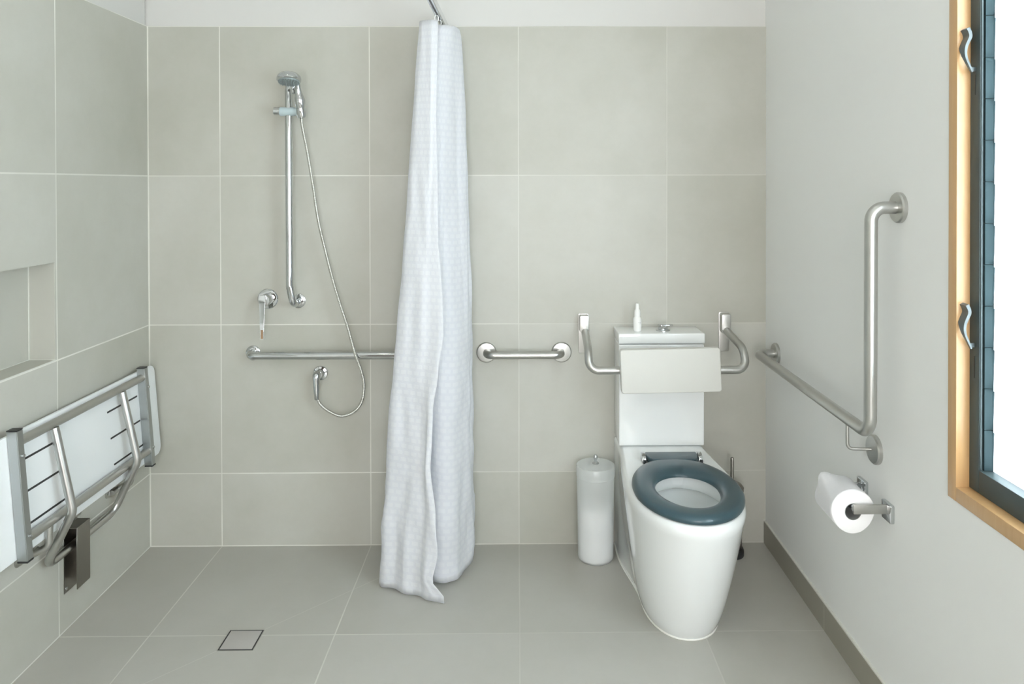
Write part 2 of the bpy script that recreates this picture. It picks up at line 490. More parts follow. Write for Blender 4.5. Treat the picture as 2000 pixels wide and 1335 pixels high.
bm = bmesh.new()
box(bm, XL - W, XL, YB, D, 0.0, NZ0)
box(bm, XL - W, XL, YB, D, NZ1, ZT)
box(bm, XL - W, XL, NY1, D, NZ0, NZ1)
box(bm, XL - W, XL, YB, NY0, NZ0, NZ1)
box(bm, XL - W, XL - 0.009, YB, D, ZT, CEIL, 1)
box(bm, XL - W, XL - ND, NY0, NY1, NZ0, NZ1, 2)                                  # back of the recess
box(bm, XL - ND, XL - 0.0015, NY1 - 0.0012, NY1 + 0.001, NZ0, NZ1, 2)            # end face, floor and top of the recess
box(bm, XL - ND, XL - 0.0015, NY0, NY1, NZ0 - 0.001, NZ0 + 0.0012, 2)
box(bm, XL - ND, XL - 0.0015, NY0, NY1, NZ1 - 0.0012, NZ1 + 0.001, 2)
g = 0.0026
box(bm, XL - ND, XL - ND + g, NY1 - g - .001, NY1 - .001, NZ0, NZ1, 3)                 # grout in its inner corners
box(bm, XL - ND, XL - ND + g, NY0, NY1, NZ0, NZ0 + g, 3)
box(bm, XL - ND, XL - 0.001, NY1 - g - .001, NY1 - .001, NZ0, NZ0 + g, 3)
box(bm, XL - 0.003, XL + 0.0006, NY0, NY1 + 0.003, NZ0 - 0.003, NZ0 + 0.0008, 3)
struct('wall_left', bm, [M_left, M_paint_w, M_niche, M_grout], smooth=False)

# right wall with the window opening; painted face 8 mm behind the skirting face
XP = XR + 0.008
bm = bmesh.new()
oy0, oy1, oz0, oz1 = WY0 + 0.03, WY1 - 0.03, WZ0 + 0.03, WZ1 - 0.03
box(bm, XP, XP + W, YB, D + W, 0.0, oz0)
box(bm, XP, XP + W, YB, D + W, oz1, CEIL)
box(bm, XP, XP + W, oy1, D + W, oz0, oz1)
box(bm, XP, XP + W, YB, oy0, oz0, oz1)
struct('wall_right', bm, M_paint, smooth=False)

# rear wall: unseen opening, assumed and sized for the light it lets in
bm = bmesh.new()
RX0, RX1, RZ0, RZ1 = -0.70, 0.80, 0.35, 2.35
box(bm, XL - W, XR + W, YB - W, YB, 0.0, RZ0)
box(bm, XL - W, XR + W, YB - W, YB, RZ1, CEIL)
box(bm, XL - W, RX0, YB - W, YB, RZ0, RZ1)
box(bm, RX1, XR + W, YB - W, YB, RZ0, RZ1)
struct('wall_rear', bm, M_paint_w, smooth=False)
bm = bmesh.new()
for a, b in ((RX0, RX0 + 0.06), (RX1 - 0.06, RX1), (0.02, 0.08)): box(bm, a, b, YB - 0.10, YB - 0.04, RZ0, RZ1, bevel=0.003)
for a, b in ((RZ0, RZ0 + 0.06), (RZ1 - 0.06, RZ1)): box(bm, RX0, RX1, YB - 0.10, YB - 0.04, a, b, bevel=0.003)
struct('window_assumed', bm, M_timber)
M_door = plain('dark door for reflections', (0.10, 0.075, 0.055), 0.4, 8, 0.15)  # unseen dark door, added so the chrome reflects something dark
bm = bmesh.new(); box(bm, -1.45, -0.78, YB + 0.002, YB + 0.032, 0.006, 2.06, bevel=0.002)
for z0, z1 in ((0.14, 0.98), (1.10, 1.94)): box(bm, -1.36, -0.87, YB + 0.031, YB + 0.036, z0, z1, bevel=0.002)
door = struct('door_added', bm, M_door)
bm = bmesh.new(); sweep(bm, fillet([(-0.83, YB + 0.033, 1.02), (-0.83, YB + 0.085, 1.02), (-0.95, YB + 0.085, 1.02)], 0.02, 6), 0.009, 14); obj('door_handle', bm, M_steel, door)

# skirting on the right wall
bm = bmesh.new()
box(bm, XR, XR + 0.0085, YB, D - 0.0005, 0.0, 0.0865, 0)
box(bm, XR + 0.0006, XR + 0.0085, YB, D - 0.0005, 0.0865, 0.0905, 1)
struct('baseboard_right', bm, [M_skirt, M_grout], smooth=False)

# ------------------------------------------------------------------ louvre window in the right wall
win = thing('window_1', None, None, ((XR + XP) / 2, (WY0 + WY1) / 2, WZ0)); win['kind'] = 'structure'
TX0, TX1 = XR + 0.0055, XP + W + 0.01
def frame_ring(bm, x0, x1, y0, y1, z0, z1, w, wb=None, bevel=0.0015):
    wb = wb or w
    box(bm, x0, x1, y1 - w, y1, z0, z1, bevel=bevel); box(bm, x0, x1, y0, y0 + w, z0, z1, bevel=bevel)
    box(bm, x0, x1, y0 + w, y1 - w, z0, z0 + wb, bevel=bevel); box(bm, x0, x1, y0 + w, y1 - w, z1 - w, z1, bevel=bevel)
bm = bmesh.new(); frame_ring(bm, TX0, TX1, WY0, WY1, WZ0, WZ1, 0.033); obj('timber_frame', bm, M_timber, win)
AX0, AX1 = 1.0345, 1.115
ay0, ay1, az0, az1 = WY0 + 0.033, WY1 - 0.0335, WZ0 + 0.0335, WZ1 - 0.033
bm = bmesh.new(); frame_ring(bm, AX0, AX1, ay0, ay1, az0, az1, 0.036, 0.052, bevel=0.002)
box(bm, AX0 + 0.002, AX0 + 0.006, ay1 - 0.0385, ay1 - 0.036, az0 + 0.052, az1 - 0.036)   # edge bead
obj('aluminium_frame', bm, M_al, win)
PITCH = 0.0925
gy1 = ay1 - 0.0362; gy0 = ay0 + 0.0362
zz = az0 + 0.052; i = 0
while zz < az1 - 0.05:
    z2 = min(zz + PITCH, az1 - 0.037)
    for (a, b) in ((gy1 - 0.007, gy1 + 0.0), (gy0, gy0 + 0.007)):
        bm = bmesh.new(); box(bm, AX0 + 0.008, AX0 + 0.0265, a, b, zz + 0.0008, z2 - 0.0004, bevel=0.0002, seg=1)
        box(bm, AX0 + 0.0265, AX0 + 0.060, a, b - 0.003, zz + 0.0008, z2 - 0.0008, bevel=0.0006, seg=1)
        obj('louvre_clip', bm, M_clip, win)
    # each blade leans: lower edge towards the room
    t = bmesh.new()
    h = PITCH + 0.012
    bm = bmesh.new(); box(bm, -0.0025, 0.0025, gy0 + 0.0075, gy1 - 0.0075, -h / 2, h / 2, bevel=0.0008, seg=1)
    M = Matrix.Translation((AX0 + 0.031, 0, (zz + z2) / 2)) @ Matrix.Rotation(math.radians(1.4), 4, 'Y')
    bmesh.ops.transform(bm, matrix=M, verts=bm.verts); t.free()
    obj('louvre_blade', bm, M_blade, win)
    zz = z2
# lever handles of the gallery: thin S-curved blades, wide at the top, tapering down
for zt in (1.8095, 1.1850):
    S = [(1.0215, 0.001), (1.0260, -0.008), (1.0275, -0.018), (1.0225, -0.030), (1.0178, -0.042), (1.0165, -0.055), (1.0190, -0.068), (1.0245, -0.081), (1.0318, -0.098)]
    S = smooth_path([(x - 0.0065, 0, z) for x, z in S], 5)
    WT = [(0, 0.038), (0.018, 0.045), (0.030, 0.035), (0.042, 0.024), (0.055, 0.016), (0.070, 0.010), (0.11, 0.004)]
    def wy(h):
        for (a, wa), (b, wb_) in zip(WT, WT[1:]):
            if h <= b: return wa + (wb_ - wa) * (h - a) / (b - a)
        return WT[-1][1]
    bm = bmesh.new(); rings = []
    zs = [p.z for p in S]
    for i, p in enumerate(S):
        a = S[max(0, i - 1)]; b = S[min(len(S) - 1, i + 1)]; tg = (b - a).normalized(); nn = Vector((tg.z, 0, -tg.x))
        t = min(1, max(0, -p.z / 0.098)); th = 0.0040 * (1 - 0.55 * t)
        y1 = 1.676; y2 = y1 + wy(max(0.0, -p.z))
        c = Vector((p.x, 0, p.z + zt))
        rings.append([c + nn * th + Vector((0, y1, 0)), c - nn * th + Vector((0, y1, 0)), c - nn * th + Vector((0, y2, 0)), c + nn * th + Vector((0, y2, 0))])
    loft(bm, rings, True, True)
    bmesh.ops.bevel(bm, geom=[e for e in bm.edges], offset=0.0006, segments=1, affect='EDGES') if False else None
    box(bm, 1.0235, AX0 + 0.001, 1.680, 1.685, zt - 0.096, zt - 0.086, bevel=0.001)
    h_ = obj('lever_handle', bm, M_handle, win, angle=50)
bm = bmesh.new(); box(bm, AX0 - 0.0015, AX0 + 0.002, 1.679, 1.681, 1.66, 1.706); obj('pull_rod', bm, M_black, win)
bm = bmesh.new(); box(bm, AX0 - 0.0015, AX0 + 0.002, 1.679, 1.681, 1.02, 1.07); obj('pull_rod', bm, M_black, win)

# ------------------------------------------------------------------ ceiling downlights (out of view, seen in reflections)
M_lamp = bpy.data.materials.new('warm lamp disc'); M_lamp.use_nodes = True
nt = M_lamp.node_tree; nt.nodes.remove(nt.nodes['Principled BSDF'])
em = nd(nt, 'ShaderNodeEmission'); em.inputs[0].default_value = (1.0, 0.93, 0.80, 1); em.inputs[1].default_value = 22
nt.links.new(em.outputs[0], [n for n in nt.nodes if n.type == 'OUTPUT_MATERIAL'][0].inputs[0])
dl_names = ['round recessed ceiling downlight above the shower floor', 'round recessed ceiling downlight above the toilet', 'round recessed ceiling downlight nearest the rear wall']
for k, (x, y) in enumerate(((-0.85, 1.9), (0.45, 1.7), (-0.2, -0.4))):
    r = thing('ceiling_light', dl_names[k], 'ceiling light', (x, y, CEIL))
    bm = bmesh.new(); lathe(bm, [(0.055, 0.0), (0.055, -0.006), (0.043, -0.007), (0.041, -0.003), (0.041, 0.0)], (x, y, CEIL), 'Z'); obj('trim_ring', bm, M_plastic_w, r)
    bm = bmesh.new(); lathe(bm, [(0.0, -0.0025), (0.0405, -0.0025)], (x, y, CEIL), 'Z'); obj('lamp_disc', bm, M_lamp, r)

# ------------------------------------------------------------------ toilet
TCX = 0.5545
toi = thing('toilet', 'white close-coupled toilet with slate blue seat ring standing against the back wall', 'toilet', (TCX, 2.75, 0))
def pan_outline(wb, wm, yc, yf, e=2.2, inset=0.0):
    """Half-round nose with straight skirts running back to the wall; 72 points, counter-clockwise from back left."""
    pts = []
    ns = 14
    yb = D - 0.002
    for k in range(ns):            # left side, back to front
        t = k / ns; y = yb + (yc - yb) * t
        s = t * t * (3 - 2 * t)
        s = max(0.0, (t - 0.22) / 0.78); s = s * s * (3 - 2 * s)
        pts.append((-(wb + (wm - wb) * s) + inset, y))
    nn = 44
    for k in range(nn + 1):
        a = math.pi * k / nn
        cx = -math.cos(a); sy = math.sin(a)
        x = math.copysign(abs(cx) ** (2 / e), cx) * (wm - inset)
        y = yc - (abs(sy) ** (2 / e)) * (yc - yf - inset)
        pts.append((x, y))
    for k in range(ns - 1, -1, -1):
        t = k / ns; y = yb + (yc - yb) * t
        s = max(0.0, (t - 0.22) / 0.78); s = s * s * (3 - 2 * s)
        pts.append(((wb + (wm - wb) * s) - inset, y))
    return pts
RIM = 0.446
def pan_params(z):
    q = z / 0.42
    q = min(1.0, max(0.0, q))
    return (0.162 + 0.003 * q, 0.122 + 0.070 * q ** 0.62, 2.59 - 0.05 * q, 2.378 - 0.186 * q ** 0.85)
bm = bmesh.new(); rings = []
for k in range(22):
    z = 0.42 * k / 21
    rings.append([(TCX + x, y, z) for x, y in pan_outline(*pan_params(z))])
for z, ins in ((0.428, 0.0012), (0.435, 0.0042), (0.441, 0.009), (0.4445, 0.0145), (RIM, 0.022)):
    wb_, wm_, yc_, yf_ = pan_params(0.42)
    o_ = pan_outline(wb_, wm_, yc_, yf_, inset=ins * 0.8)
    # keep the wide shoulders only along the sides, never past the wall
    rings.append([(TCX + x, min(y, D - 0.002), z) for x, y in o_])
N = len(rings[0])
hc = (TCX, 2.435)
def hole_ring(a, b, z, cy=0.0):
    out = []
    for (x, y, _) in rings[-1]:
        th = math.atan2(y - hc[1], x - hc[0])
        out.append((hc[0] + a * math.cos(th), hc[1] + cy + b * math.sin(th), z))
    return out
rings.append(hole_ring(0.122, 0.162, RIM)); rings.append(hole_ring(0.117, 0.156, RIM - 0.005)); rings.append(hole_ring(0.117, 0.157, RIM - 0.03)); rings.append(hole_ring(0.118, 0.158, 0.402)); rings.append(hole_ring(0.121, 0.161, 0.398))
rings.append(hole_ring(0.138, 0.178, 0.397)); rings.append(hole_ring(0.140, 0.181, 0.385)); rings.append(hole_ring(0.128, 0.166, 0.33, .002)); rings.append(hole_ring(0.104, 0.138, 0.27, .002)); rings.append(hole_ring(0.070, 0.098, 0.215, .005)); rings.append(hole_ring(0.050, 0.07, 0.17, .01))
loft(bm, rings, cap1=True)
obj('pan', bm, M_ceramic, toi, angle=50)
bm = bmesh.new(); lathe(bm, [(0, 0), (1, 0)], (0, 0, 0), 'Z', 40)
bmesh.ops.transform(bm, matrix=Matrix.Translation((hc[0], hc[1] + .004, 0.240)) @ Matrix.Diagonal((0.088, 0.119, 1, 1)), verts=bm.verts)
obj('bowl_water', bm, M_water, toi)
# bead of sealant round the foot
bm = bmesh.new()
pp = [(TCX + x, y, 0.002) for x, y in pan_outline(0.1645, 0.1245, 2.59, 2.3755)]
sweep(bm, pp, 0.0035, n=8); obj('sealant_bead', bm, M_sealant, toi)
CX0, CX1, CY0 = 0.3895, 0.7195, 2.874
bm = bmesh.new(); box(bm, CX0, CX1, CY0, D - 0.001, RIM + 0.003, 0.8405, bevel=0.006, seg=3); obj('cistern', bm, M_ceramic, toi)
bm = bmesh.new(); box(bm, CX0 - 0.0015, CX1 + 0.002, CY0 - 0.003, D - 0.001, 0.8435, 0.8835, bevel=0.005, seg=3); obj('cistern_lid', bm, M_ceramic, toi)
# flush button on its rose
bx, by = 0.571, 2.935
bm = bmesh.new(); lathe(bm, [(0, 0), (0.028, 0), (0.028, 0.003), (0.023, 0.005), (0.021, 0.006), (0, 0.006)], (bx, by, 0.8835), 'Z')
lathe(bm, [(0.0195, 0.004), (0.0195, 0.014), (0.017, 0.0165), (0.010, 0.0175), (0, 0.0175)], (bx, by, 0.8835), 'Z'); fb = obj('flush_button', bm, M_chrome, toi)
bm = bmesh.new(); prism(bm, rrect(0.062, 0.030, 0.0149, 6), 0.0, 0.003, lambda u, v, d: (bx + 0.012 + u, by + 0.012 + v, 0.8835 + 0.0178 + d), bevel=0.001); obj('button_cap', bm, M_chrome, fb)

# seat ring
SZ = RIM + 0.003
sc_ = (TCX + 0.0005, 2.447)
def egg(a, bf, bb, th):
    c, s = math.cos(th), math.sin(th)
    b = bb if s > 0 else bf
    return a * c, b * s
bm = bmesh.new(); rings = []
prof = [(0.00, 0.000), (0.00, 0.000), (-0.03, 0.005), (-0.02, 0.012), (0.04, 0.0185), (0.12, 0.0222), (0.25, 0.0242), (0.42, 0.0248), (0.60, 0.0240), (0.74, 0.0222), (0.86, 0.0185), (0.945, 0.0130), (1.0, 0.006), (1.0, 0.000)]
NS = 72
for (t, h) in prof[1:]:
    r = []
    for k in range(NS):
        th = 2 * math.pi * k / NS
        ox, oy = egg(0.1755, 0.246, 0.253, th); ix, iy = egg(0.103, 0.158, 0.117, th)
        r.append((sc_[0] + ox + (ix - ox) * t, sc_[1] + oy + (iy - oy) * t, SZ + h))
    rings.append(r)
vr = loft(bm, rings)
for k in range(NS): bm.faces.new((vr[-1][k], vr[-1][(k + 1) % NS], vr[0][(k + 1) % NS], vr[0][k]))
seat = obj('seat', bm, M_slate, toi, angle=60); seat['label'] = 'slate blue open ring seat'
bm = bmesh.new()
ol = [(-0.094, 0.067), (0.094, 0.067), (0.094, 0.034), (0.088, 0.005), (0.075, -0.012), (-0.075, -0.012), (-0.088, 0.005), (-0.094, 0.034)]
prism(bm, ol, 0.003, 0.0240, lambda u, v, d: (sc_[0] + 0.006 + u, 2.678 + v, SZ + d), bevel=0.004, seg=3); obj('hinge_flap', bm, M_slate, seat)
for sx in (-1, 1):
    xc = sc_[0] + 0.006 + sx * 0.103
    bm = bmesh.new()
    prof2 = [(2.745, 0.0), (2.745, 0.026), (2.738, 0.0305), (2.724, 0.029), (2.705, 0.020), (2.700, 0.010), (2.700, 0.0)]
    prism(bm, prof2, xc - 0.0075, xc + 0.0075, lambda u, v, d: (d, u, SZ - 0.0025 + v), bevel=0.0015)
    hg = obj('hinge', bm, M_chrome, toi)
    bm = bmesh.new(); box(bm, xc - 0.0055, xc + 0.0055, 2.692, 2.701, SZ - 0.001, SZ + 0.011, bevel=0.001); obj('hinge_buffer', bm, M_black, hg)

# ------------------------------------------------------------------ spray bottle on the cistern lid
sx_, sy_, sz_ = 0.4685, 2.925, 0.8838
sp = thing('spray_bottle', 'small slim white spray bottle standing on the cistern lid', 'spray bottle', (sx_, sy_, sz_))
bm = bmesh.new(); lathe(bm, [(0, 0), (0.0145, 0), (0.0158, 0.002), (0.0160, 0.045), (0.0148, 0.051), (0.0115, 0.056), (0.0110, 0.060), (0, 0.060)], (sx_, sy_, sz_), 'Z', 32); obj('bottle', bm, M_plastic_w, sp)
bm = bmesh.new(); lathe(bm, [(0.0, 0.0572), (0.0122, 0.0572), (0.0120, 0.074), (0.0108, 0.081), (0.0078, 0.086), (0.0072, 0.1045), (0.0064, 0.107), (0, 0.1075)], (sx_, sy_, sz_), 'Z', 32); obj('nozzle_cap', bm, M_plastic_w, sp)
bm = bmesh.new()
for (a0, a1, z) in ((-1.45, -0.75, 0.0345), (-1.15, -0.72, 0.0295)):
    k0 = 6
    for k in range(k0):
        if k == 2: continue
        t0 = a0 + (a1 - a0) * k / k0; t1 = a0 + (a1 - a0) * (k + 0.85) / k0; R_ = 0.01615
        q = [bm.verts.new((sx_ + R_ * math.cos(t), sy_ + R_ * math.sin(t), sz_ + zz_)) for t, zz_ in ((t0, z), (t1, z + 0.0002), (t1, z + 0.0019), (t0, z + 0.0017))]
        bm.faces.new(q)
obj('printed_marks', bm, M_grey_print, sp)

# ------------------------------------------------------------------ toilet backrest
br = thing('padded_back_support', 'off-white padded toilet backrest on a bent satin steel bar in front of the cistern', 'backrest', (TCX, D, 0.86))
PY = 2.712
bm = bmesh.new()
# pad leans very slightly: lower right corner out
def padmap(u, v, d): return (0.5575 + u + (-v) * 0.035, PY + d + v * 0.03, 0.7785 + v + u * 0.018)
prism(bm, rrect(0.366, 0.159, 0.010, 5), 0.0, 0.032, padmap, bevel=0.005, seg=3)
obj('pad', bm, M_pad, br)
BZ, BY = 0.768, 2.768
pts = [(0.270, D - 0.03, 0.872), (0.268, D - 0.056, 0.866), (0.264, 2.800, 0.838), (0.264, BY, 0.768), (0.40, BY, BZ), (0.70, BY, BZ), (0.849, BY, 0.768), (0.849, 2.800, 0.838), (0.838, D - 0.056, 0.868), (0.834, D - 0.03, 0.874)]
bm = bmesh.new(); sweep(bm, fillet(pts, [0, 0.02, 0.06, 0.058, 0, 0, 0.058, 0.06, 0.02, 0], 12), 0.0150, 24); obj('support_bar', bm, M_steel, br)
bm = bmesh.new(); box(bm, 0.43, 0.68, PY + 0.0325, BY - 0.012, 0.745, 0.79, bevel=0.003); obj('pad_backing_plate', bm, M_steel_plate, br)
for xc, zc in ((0.2655, 0.857), (0.8345, 0.861)):
    bm = bmesh.new(); prism(bm, rrect(0.042, 0.160, 0.006, 4), 0.0, 0.006, lambda u, v, d: (xc + u, D - d, zc + v), bevel=0.0015)
    wp = obj('wall_plate', bm, M_steel_plate, br)
    bm = bmesh.new(); prism(bm, rrect(0.037, 0.066, 0.007, 4), 0.006, 0.046, lambda u, v, d: (xc + u, D - d, zc + 0.044 + v), bevel=0.0025); obj('hinge_block', bm, M_steel, wp)
    bm = bmesh.new(); lathe(bm, [(0, 0), (0.0155, 0), (0.0155, 0.028), (0.0145, 0.03), (0, 0.03)], (xc + (0.006 if xc < .5 else -0.003), D - 0.006, zc + 0.012), '-Y'); obj('pivot', bm, M_steel, wp)

# ------------------------------------------------------------------ frosted canister of spare rolls
cx_, cy_ = 0.302, 2.908
can = thing('toilet_roll_canister', 'tall frosted plastic canister with chrome knob on the floor left of the toilet', 'canister', (cx_, cy_, 0))
bm = bmesh.new(); lathe(bm, [(0, 0), (0.064, 0), (0.0675, 0.004), (0.0690, 0.012), (0.0725, 0.330), (0.0712, 0.330), (0.0678, 0.012), (0.066, 0.006), (0, 0.004)], (cx_, cy_, 0.0005), 'Z', 56); obj('canister_body', bm, M_tub, can)
bm = bmesh.new(); lathe(bm, [(0.0728, 0.322), (0.0745, 0.324), (0.0755, 0.360), (0.073, 0.366), (0.060, 0.3685), (0, 0.370), (0, 0.3675), (0.060, 0.366), (0.0715, 0.361), (0.0735, 0.357), (0.0728, 0.322)], (cx_, cy_, 0), 'Z', 56); ld = obj('canister_lid', bm, M_tub, can)
bm = bmesh.new(); lathe(bm, [(0, 0), (0.013, 0), (0.0135, 0.003), (0.009, 0.006), (0.0055, 0.009), (0.005, 0.014), (0.0075, 0.019), (0.0088, 0.024), (0.0080, 0.030), (0.0045, 0.035), (0, 0.036)], (cx_, cy_, 0.3695), 'Z', 28); obj('knob', bm, M_chrome, ld)
for k, lab in enumerate(('white toilet roll inside the frosted canister, resting on its bottom', 'white toilet roll inside the frosted canister, upper of the two')):
    z0 = 0.006 + 0.1005 * k
    bm = bmesh.new(); lathe(bm, [(0.020, 0), (0.0615, 0), (0.0635, 0.003), (0.0635, 0.096), (0.0615, 0.099), (0.020, 0.099), (0.0195, 0.05)], (cx_, cy_, z0), 'Z', 44, close=True)
    tag(obj('toilet_roll', bm, M_paper), lab, 'toilet roll', 'spare rolls in the frosted canister')

# ------------------------------------------------------------------ toilet brush
bx_, by_ = 0.842, 2.925
bs = thing('toilet_brush', 'steel toilet brush in its holder on the floor behind the toilet, right side', 'toilet brush', (bx_, by_, 0))
bm = bmesh.new(); lathe(bm, [(0, 0), (0.043, 0), (0.0455, 0.004), (0.0455, 0.022), (0.042, 0.030), (0, 0.030)], (bx_, by_, 0.0), 'Z'); obj('holder_base', bm, M_black, bs)
bm = bmesh.new(); lathe(bm, [(0.034, 0.028), (0.037, 0.032), (0.041, 0.255), (0.0385, 0.255), (0.034, 0.032)], (bx_, by_, 0.0), 'Z'); obj('holder', bm, M_nickel, bs)
bm = bmesh.new(); lathe(bm, [(0.0445, 0.256), (0.0450, 0.268), (0.036, 0.279), (0.012, 0.287), (0, 0.287), (0, 0.256)], (bx_, by_, 0.0), 'Z'); obj('holder_lid', bm, M_nickel, bs)
bm = bmesh.new(); lathe(bm, [(0, 0.285), (0.0068, 0.285), (0.0068, 0.380), (0.0058, 0.383), (0, 0.383)], (bx_ + 0.0, by_, 0.0), 'Z', 20); obj('handle', bm, M_nickel, bs)

# ------------------------------------------------------------------ grab rails
def flange(bm, loc, axis, R, t=0.011):
    lathe(bm, [(0, 0), (R, 0), (R, t * 0.7), (R - 0.0035, t), (R * 0.62, t + 0.0015), (0, t + 0.0015)], loc, axis, 44)
# long polished rail under the mixer
FZ = 0.783
rl = thing('grab_rail', 'long polished chrome horizontal grab rail running behind the white curtain', 'grab rail', (-0.65, D, FZ))
bm = bmesh.new(); sweep(bm, fillet([(-1.066, D - 0.002, FZ + .001), (-1.066, D - 0.060, FZ + .001), (-0.262, D - 0.060, FZ - .001), (-0.262, D - 0.002, FZ - .001)], 0.028, 10), 0.0155, 24); obj('rail_tube', bm, M_chrome, rl)
for x in (-1.066, -0.262):
    bm = bmesh.new(); flange(bm, (x, D, FZ), '-Y', 0.029, 0.009); obj('flange', bm, M_chrome, rl)
# short satin rail
rs = thing('grab_rail', 'short satin steel horizontal grab rail between the curtain and the toilet', 'grab rail', (0.025, D, 0.781))
bm = bmesh.new(); sweep(bm, fillet([(-0.124, D - 0.002, 0.782), (-0.124, D - 0.064, 0.782), (0.172, D - 0.064, 0.782), (0.172, D - 0.002, 0.782)], 0.036, 12), 0.0155, 24); obj('rail_tube', bm, M_steel, rs)
for x in (-0.127, 0.176):
    bm = bmesh.new(); flange(bm, (x, D, 0.781), '-Y', 0.0405, 0.012); obj('flange', bm, M_steel, rs)
# right wall: angled rail, vertical leg, horizontal leg and a short post
gx = XP - 0.077
rr_ = thing('grab_rail', 'large satin steel L-shaped grab rail on the right wall beside the toilet', 'grab rail', (XP, 2.1, 0.8))
bm = bmesh.new(); sweep(bm, fillet([(XP - 0.004, 1.957, 1.397), (gx, 1.957, 1.397), (gx, 1.960, 0.797), (gx, 2.892, 0.800), (XP - 0.004, 2.892, 0.800)], [0, 0.058, 0.048, 0.050, 0], 14), 0.0166, 28); obj('rail_tube', bm, M_steel, rr_)
for (y, z) in ((1.957, 1.397), (2.892, 0.800), (2.086, 0.713)):
    bm = bmesh.new(); flange(bm, (XP, y, z), '-X', 0.0405, 0.013); obj('flange', bm, M_steel, rr_)
bm = bmesh.new(); sweep(bm, fillet([(gx, 2.098, 0.788), (gx, 2.096, 0.713), (XP - 0.004, 2.088, 0.713)], 0.014, 8), 0.0047, 14); obj('support_post', bm, M_steel, rr_)

# ------------------------------------------------------------------ toilet roll holder and roll
th_ = thing('toilet_roll_holder', 'square-armed chrome toilet roll holder on the right wall below the grab rail', 'toilet roll holder', (XP, 2.08, 0.573))
RXC, RZC = 0.913, 0.579
for (y, z) in ((2.008, 0.573), (2.158, 0.577)):
    bm = bmesh.new(); prism(bm, rrect(0.052, 0.050, 0.004, 3), 0.0, 0.011, lambda u, v, d: (XP - d, y + u, z + v), bevel=0.003, seg=2)
    pl = obj('wall_plate', bm, M_chrome, th_)
    s = -1 if y < 2.1 else 1
    bm = bmesh.new(); box(bm, RXC - 0.006, XP - 0.009, y - 0.0045, y + 0.0045, RZC - 0.0122, RZC + 0.0122, bevel=0.0012); obj('arm', bm, M_steel_plate if s < 0 else M_chrome, pl)
bm = bmesh.new(); sweep(bm, [(RXC, 2.012, RZC), (RXC, 2.154, RZC)], 0.009, 16); obj('spindle', bm, M_chrome, th_)
# roll hangs on the spindle; the loose sheet pokes up at the far end
ry0, ry1, RR, rc = 2.022, 2.126, 0.0590, 0.0225
rz = RZC - (rc - 0.0098)
rx = RXC
bm = bmesh.new(); lathe(bm, [(rc, 0), (RR - 0.002, 0), (RR, 0.002), (RR, ry1 - ry0 - 0.002), (RR - 0.002, ry1 - ry0), (rc, ry1 - ry0), (rc, (ry1 - ry0) / 2)], (rx, ry0, rz), 'Y', 72, close=True)
for v in bm.verts:
    d = Vector((v.co.x - rx, 0, v.co.z - rz)); r = d.length
    if r > 0.05:
        w = 0.0012 * math.sin(3 * math.atan2(d.z, d.x)) + 0.0008 * noise.noise(v.co * 40)
        v.co += d.normalized() * w
tr = tag(obj('toilet_roll', bm, M_paper, None, angle=50, origin=(rx, (ry0 + ry1) / 2, rz)), 'white toilet roll hanging on the chrome holder below the grab rail', 'toilet roll')
bm = bmesh.new(); lathe(bm, [(rc + 0.0004, -0.0008), (rc - 0.0008, -0.0008), (rc - 0.0008, ry1 - ry0 + 0.0008), (rc + 0.0004, ry1 - ry0 + 0.0008)], (rx, ry0, rz), 'Y', 40, close=True); obj('cardboard_core', bm, M_card, tr)
# loose sheet: wraps the upper side, folded to a peak
bm = bmesh.new(); rows = []
nu, nv = 26, 12
for j in range(nv + 1):
    v = j / nv; y = ry0 + 0.003 + (ry1 - ry0 + 0.001) * v
    row = []
    for i in range(nu + 1):
        u = i / nu; a = math.radians(20 + 180 * u)
        lift = 0.0018 + 0.030 * max(0, v - 0.3) ** 1.5 * math.exp(-((math.degrees(a) - 124) / 17) ** 2) + 0.0015 * math.sin(a * 5 + v * 4) * v
        rr2 = RR + lift
        row.append(Vector((rx + rr2 * math.cos(a), y + 0.004 * math.sin(a * 3) * v, rz + rr2 * math.sin(a))))
    rows.append(row)
vr = [[bm.verts.new(p) for p in r] for r in rows]
for a, b in zip(vr, vr[1:]):
    for i in range(nu): bm.faces.new((a[i], a[i + 1], b[i + 1], b[i]))
bmesh.ops.solidify(bm, geom=list(bm.faces), thickness=0.0006)
obj('loose_sheet', bm, M_paper, tr, angle=70)

# ------------------------------------------------------------------ shower rail, slider, hand shower, hose, elbow, mixer
vx, vy = -0.900, D - 0.068
sr = thing('shower_grab_rail', 'tall polished chrome vertical shower rail on the back wall left of the hose', 'grab rail', (vx, D, 0.99))
bm = bmesh.new(); sweep(bm, fillet([(-0.884, D - 0.003, 0.992), (-0.886, D - 0.064, 0.986), (-0.899, vy, 1.06), (vx, vy, 1.852), (vx, D - 0.003, 1.852)], [0, 0.022, 0.022, 0.03, 0], 10), 0.0140, 24); obj('rail_tube', bm, M_chrome, sr)
for z, x in ((0.992, -0.883), (1.852, vx)):
    bm = bmesh.new(); flange(bm, (x, D, z), '-Y', 0.0285, 0.009); obj('flange', bm, M_chrome, sr)
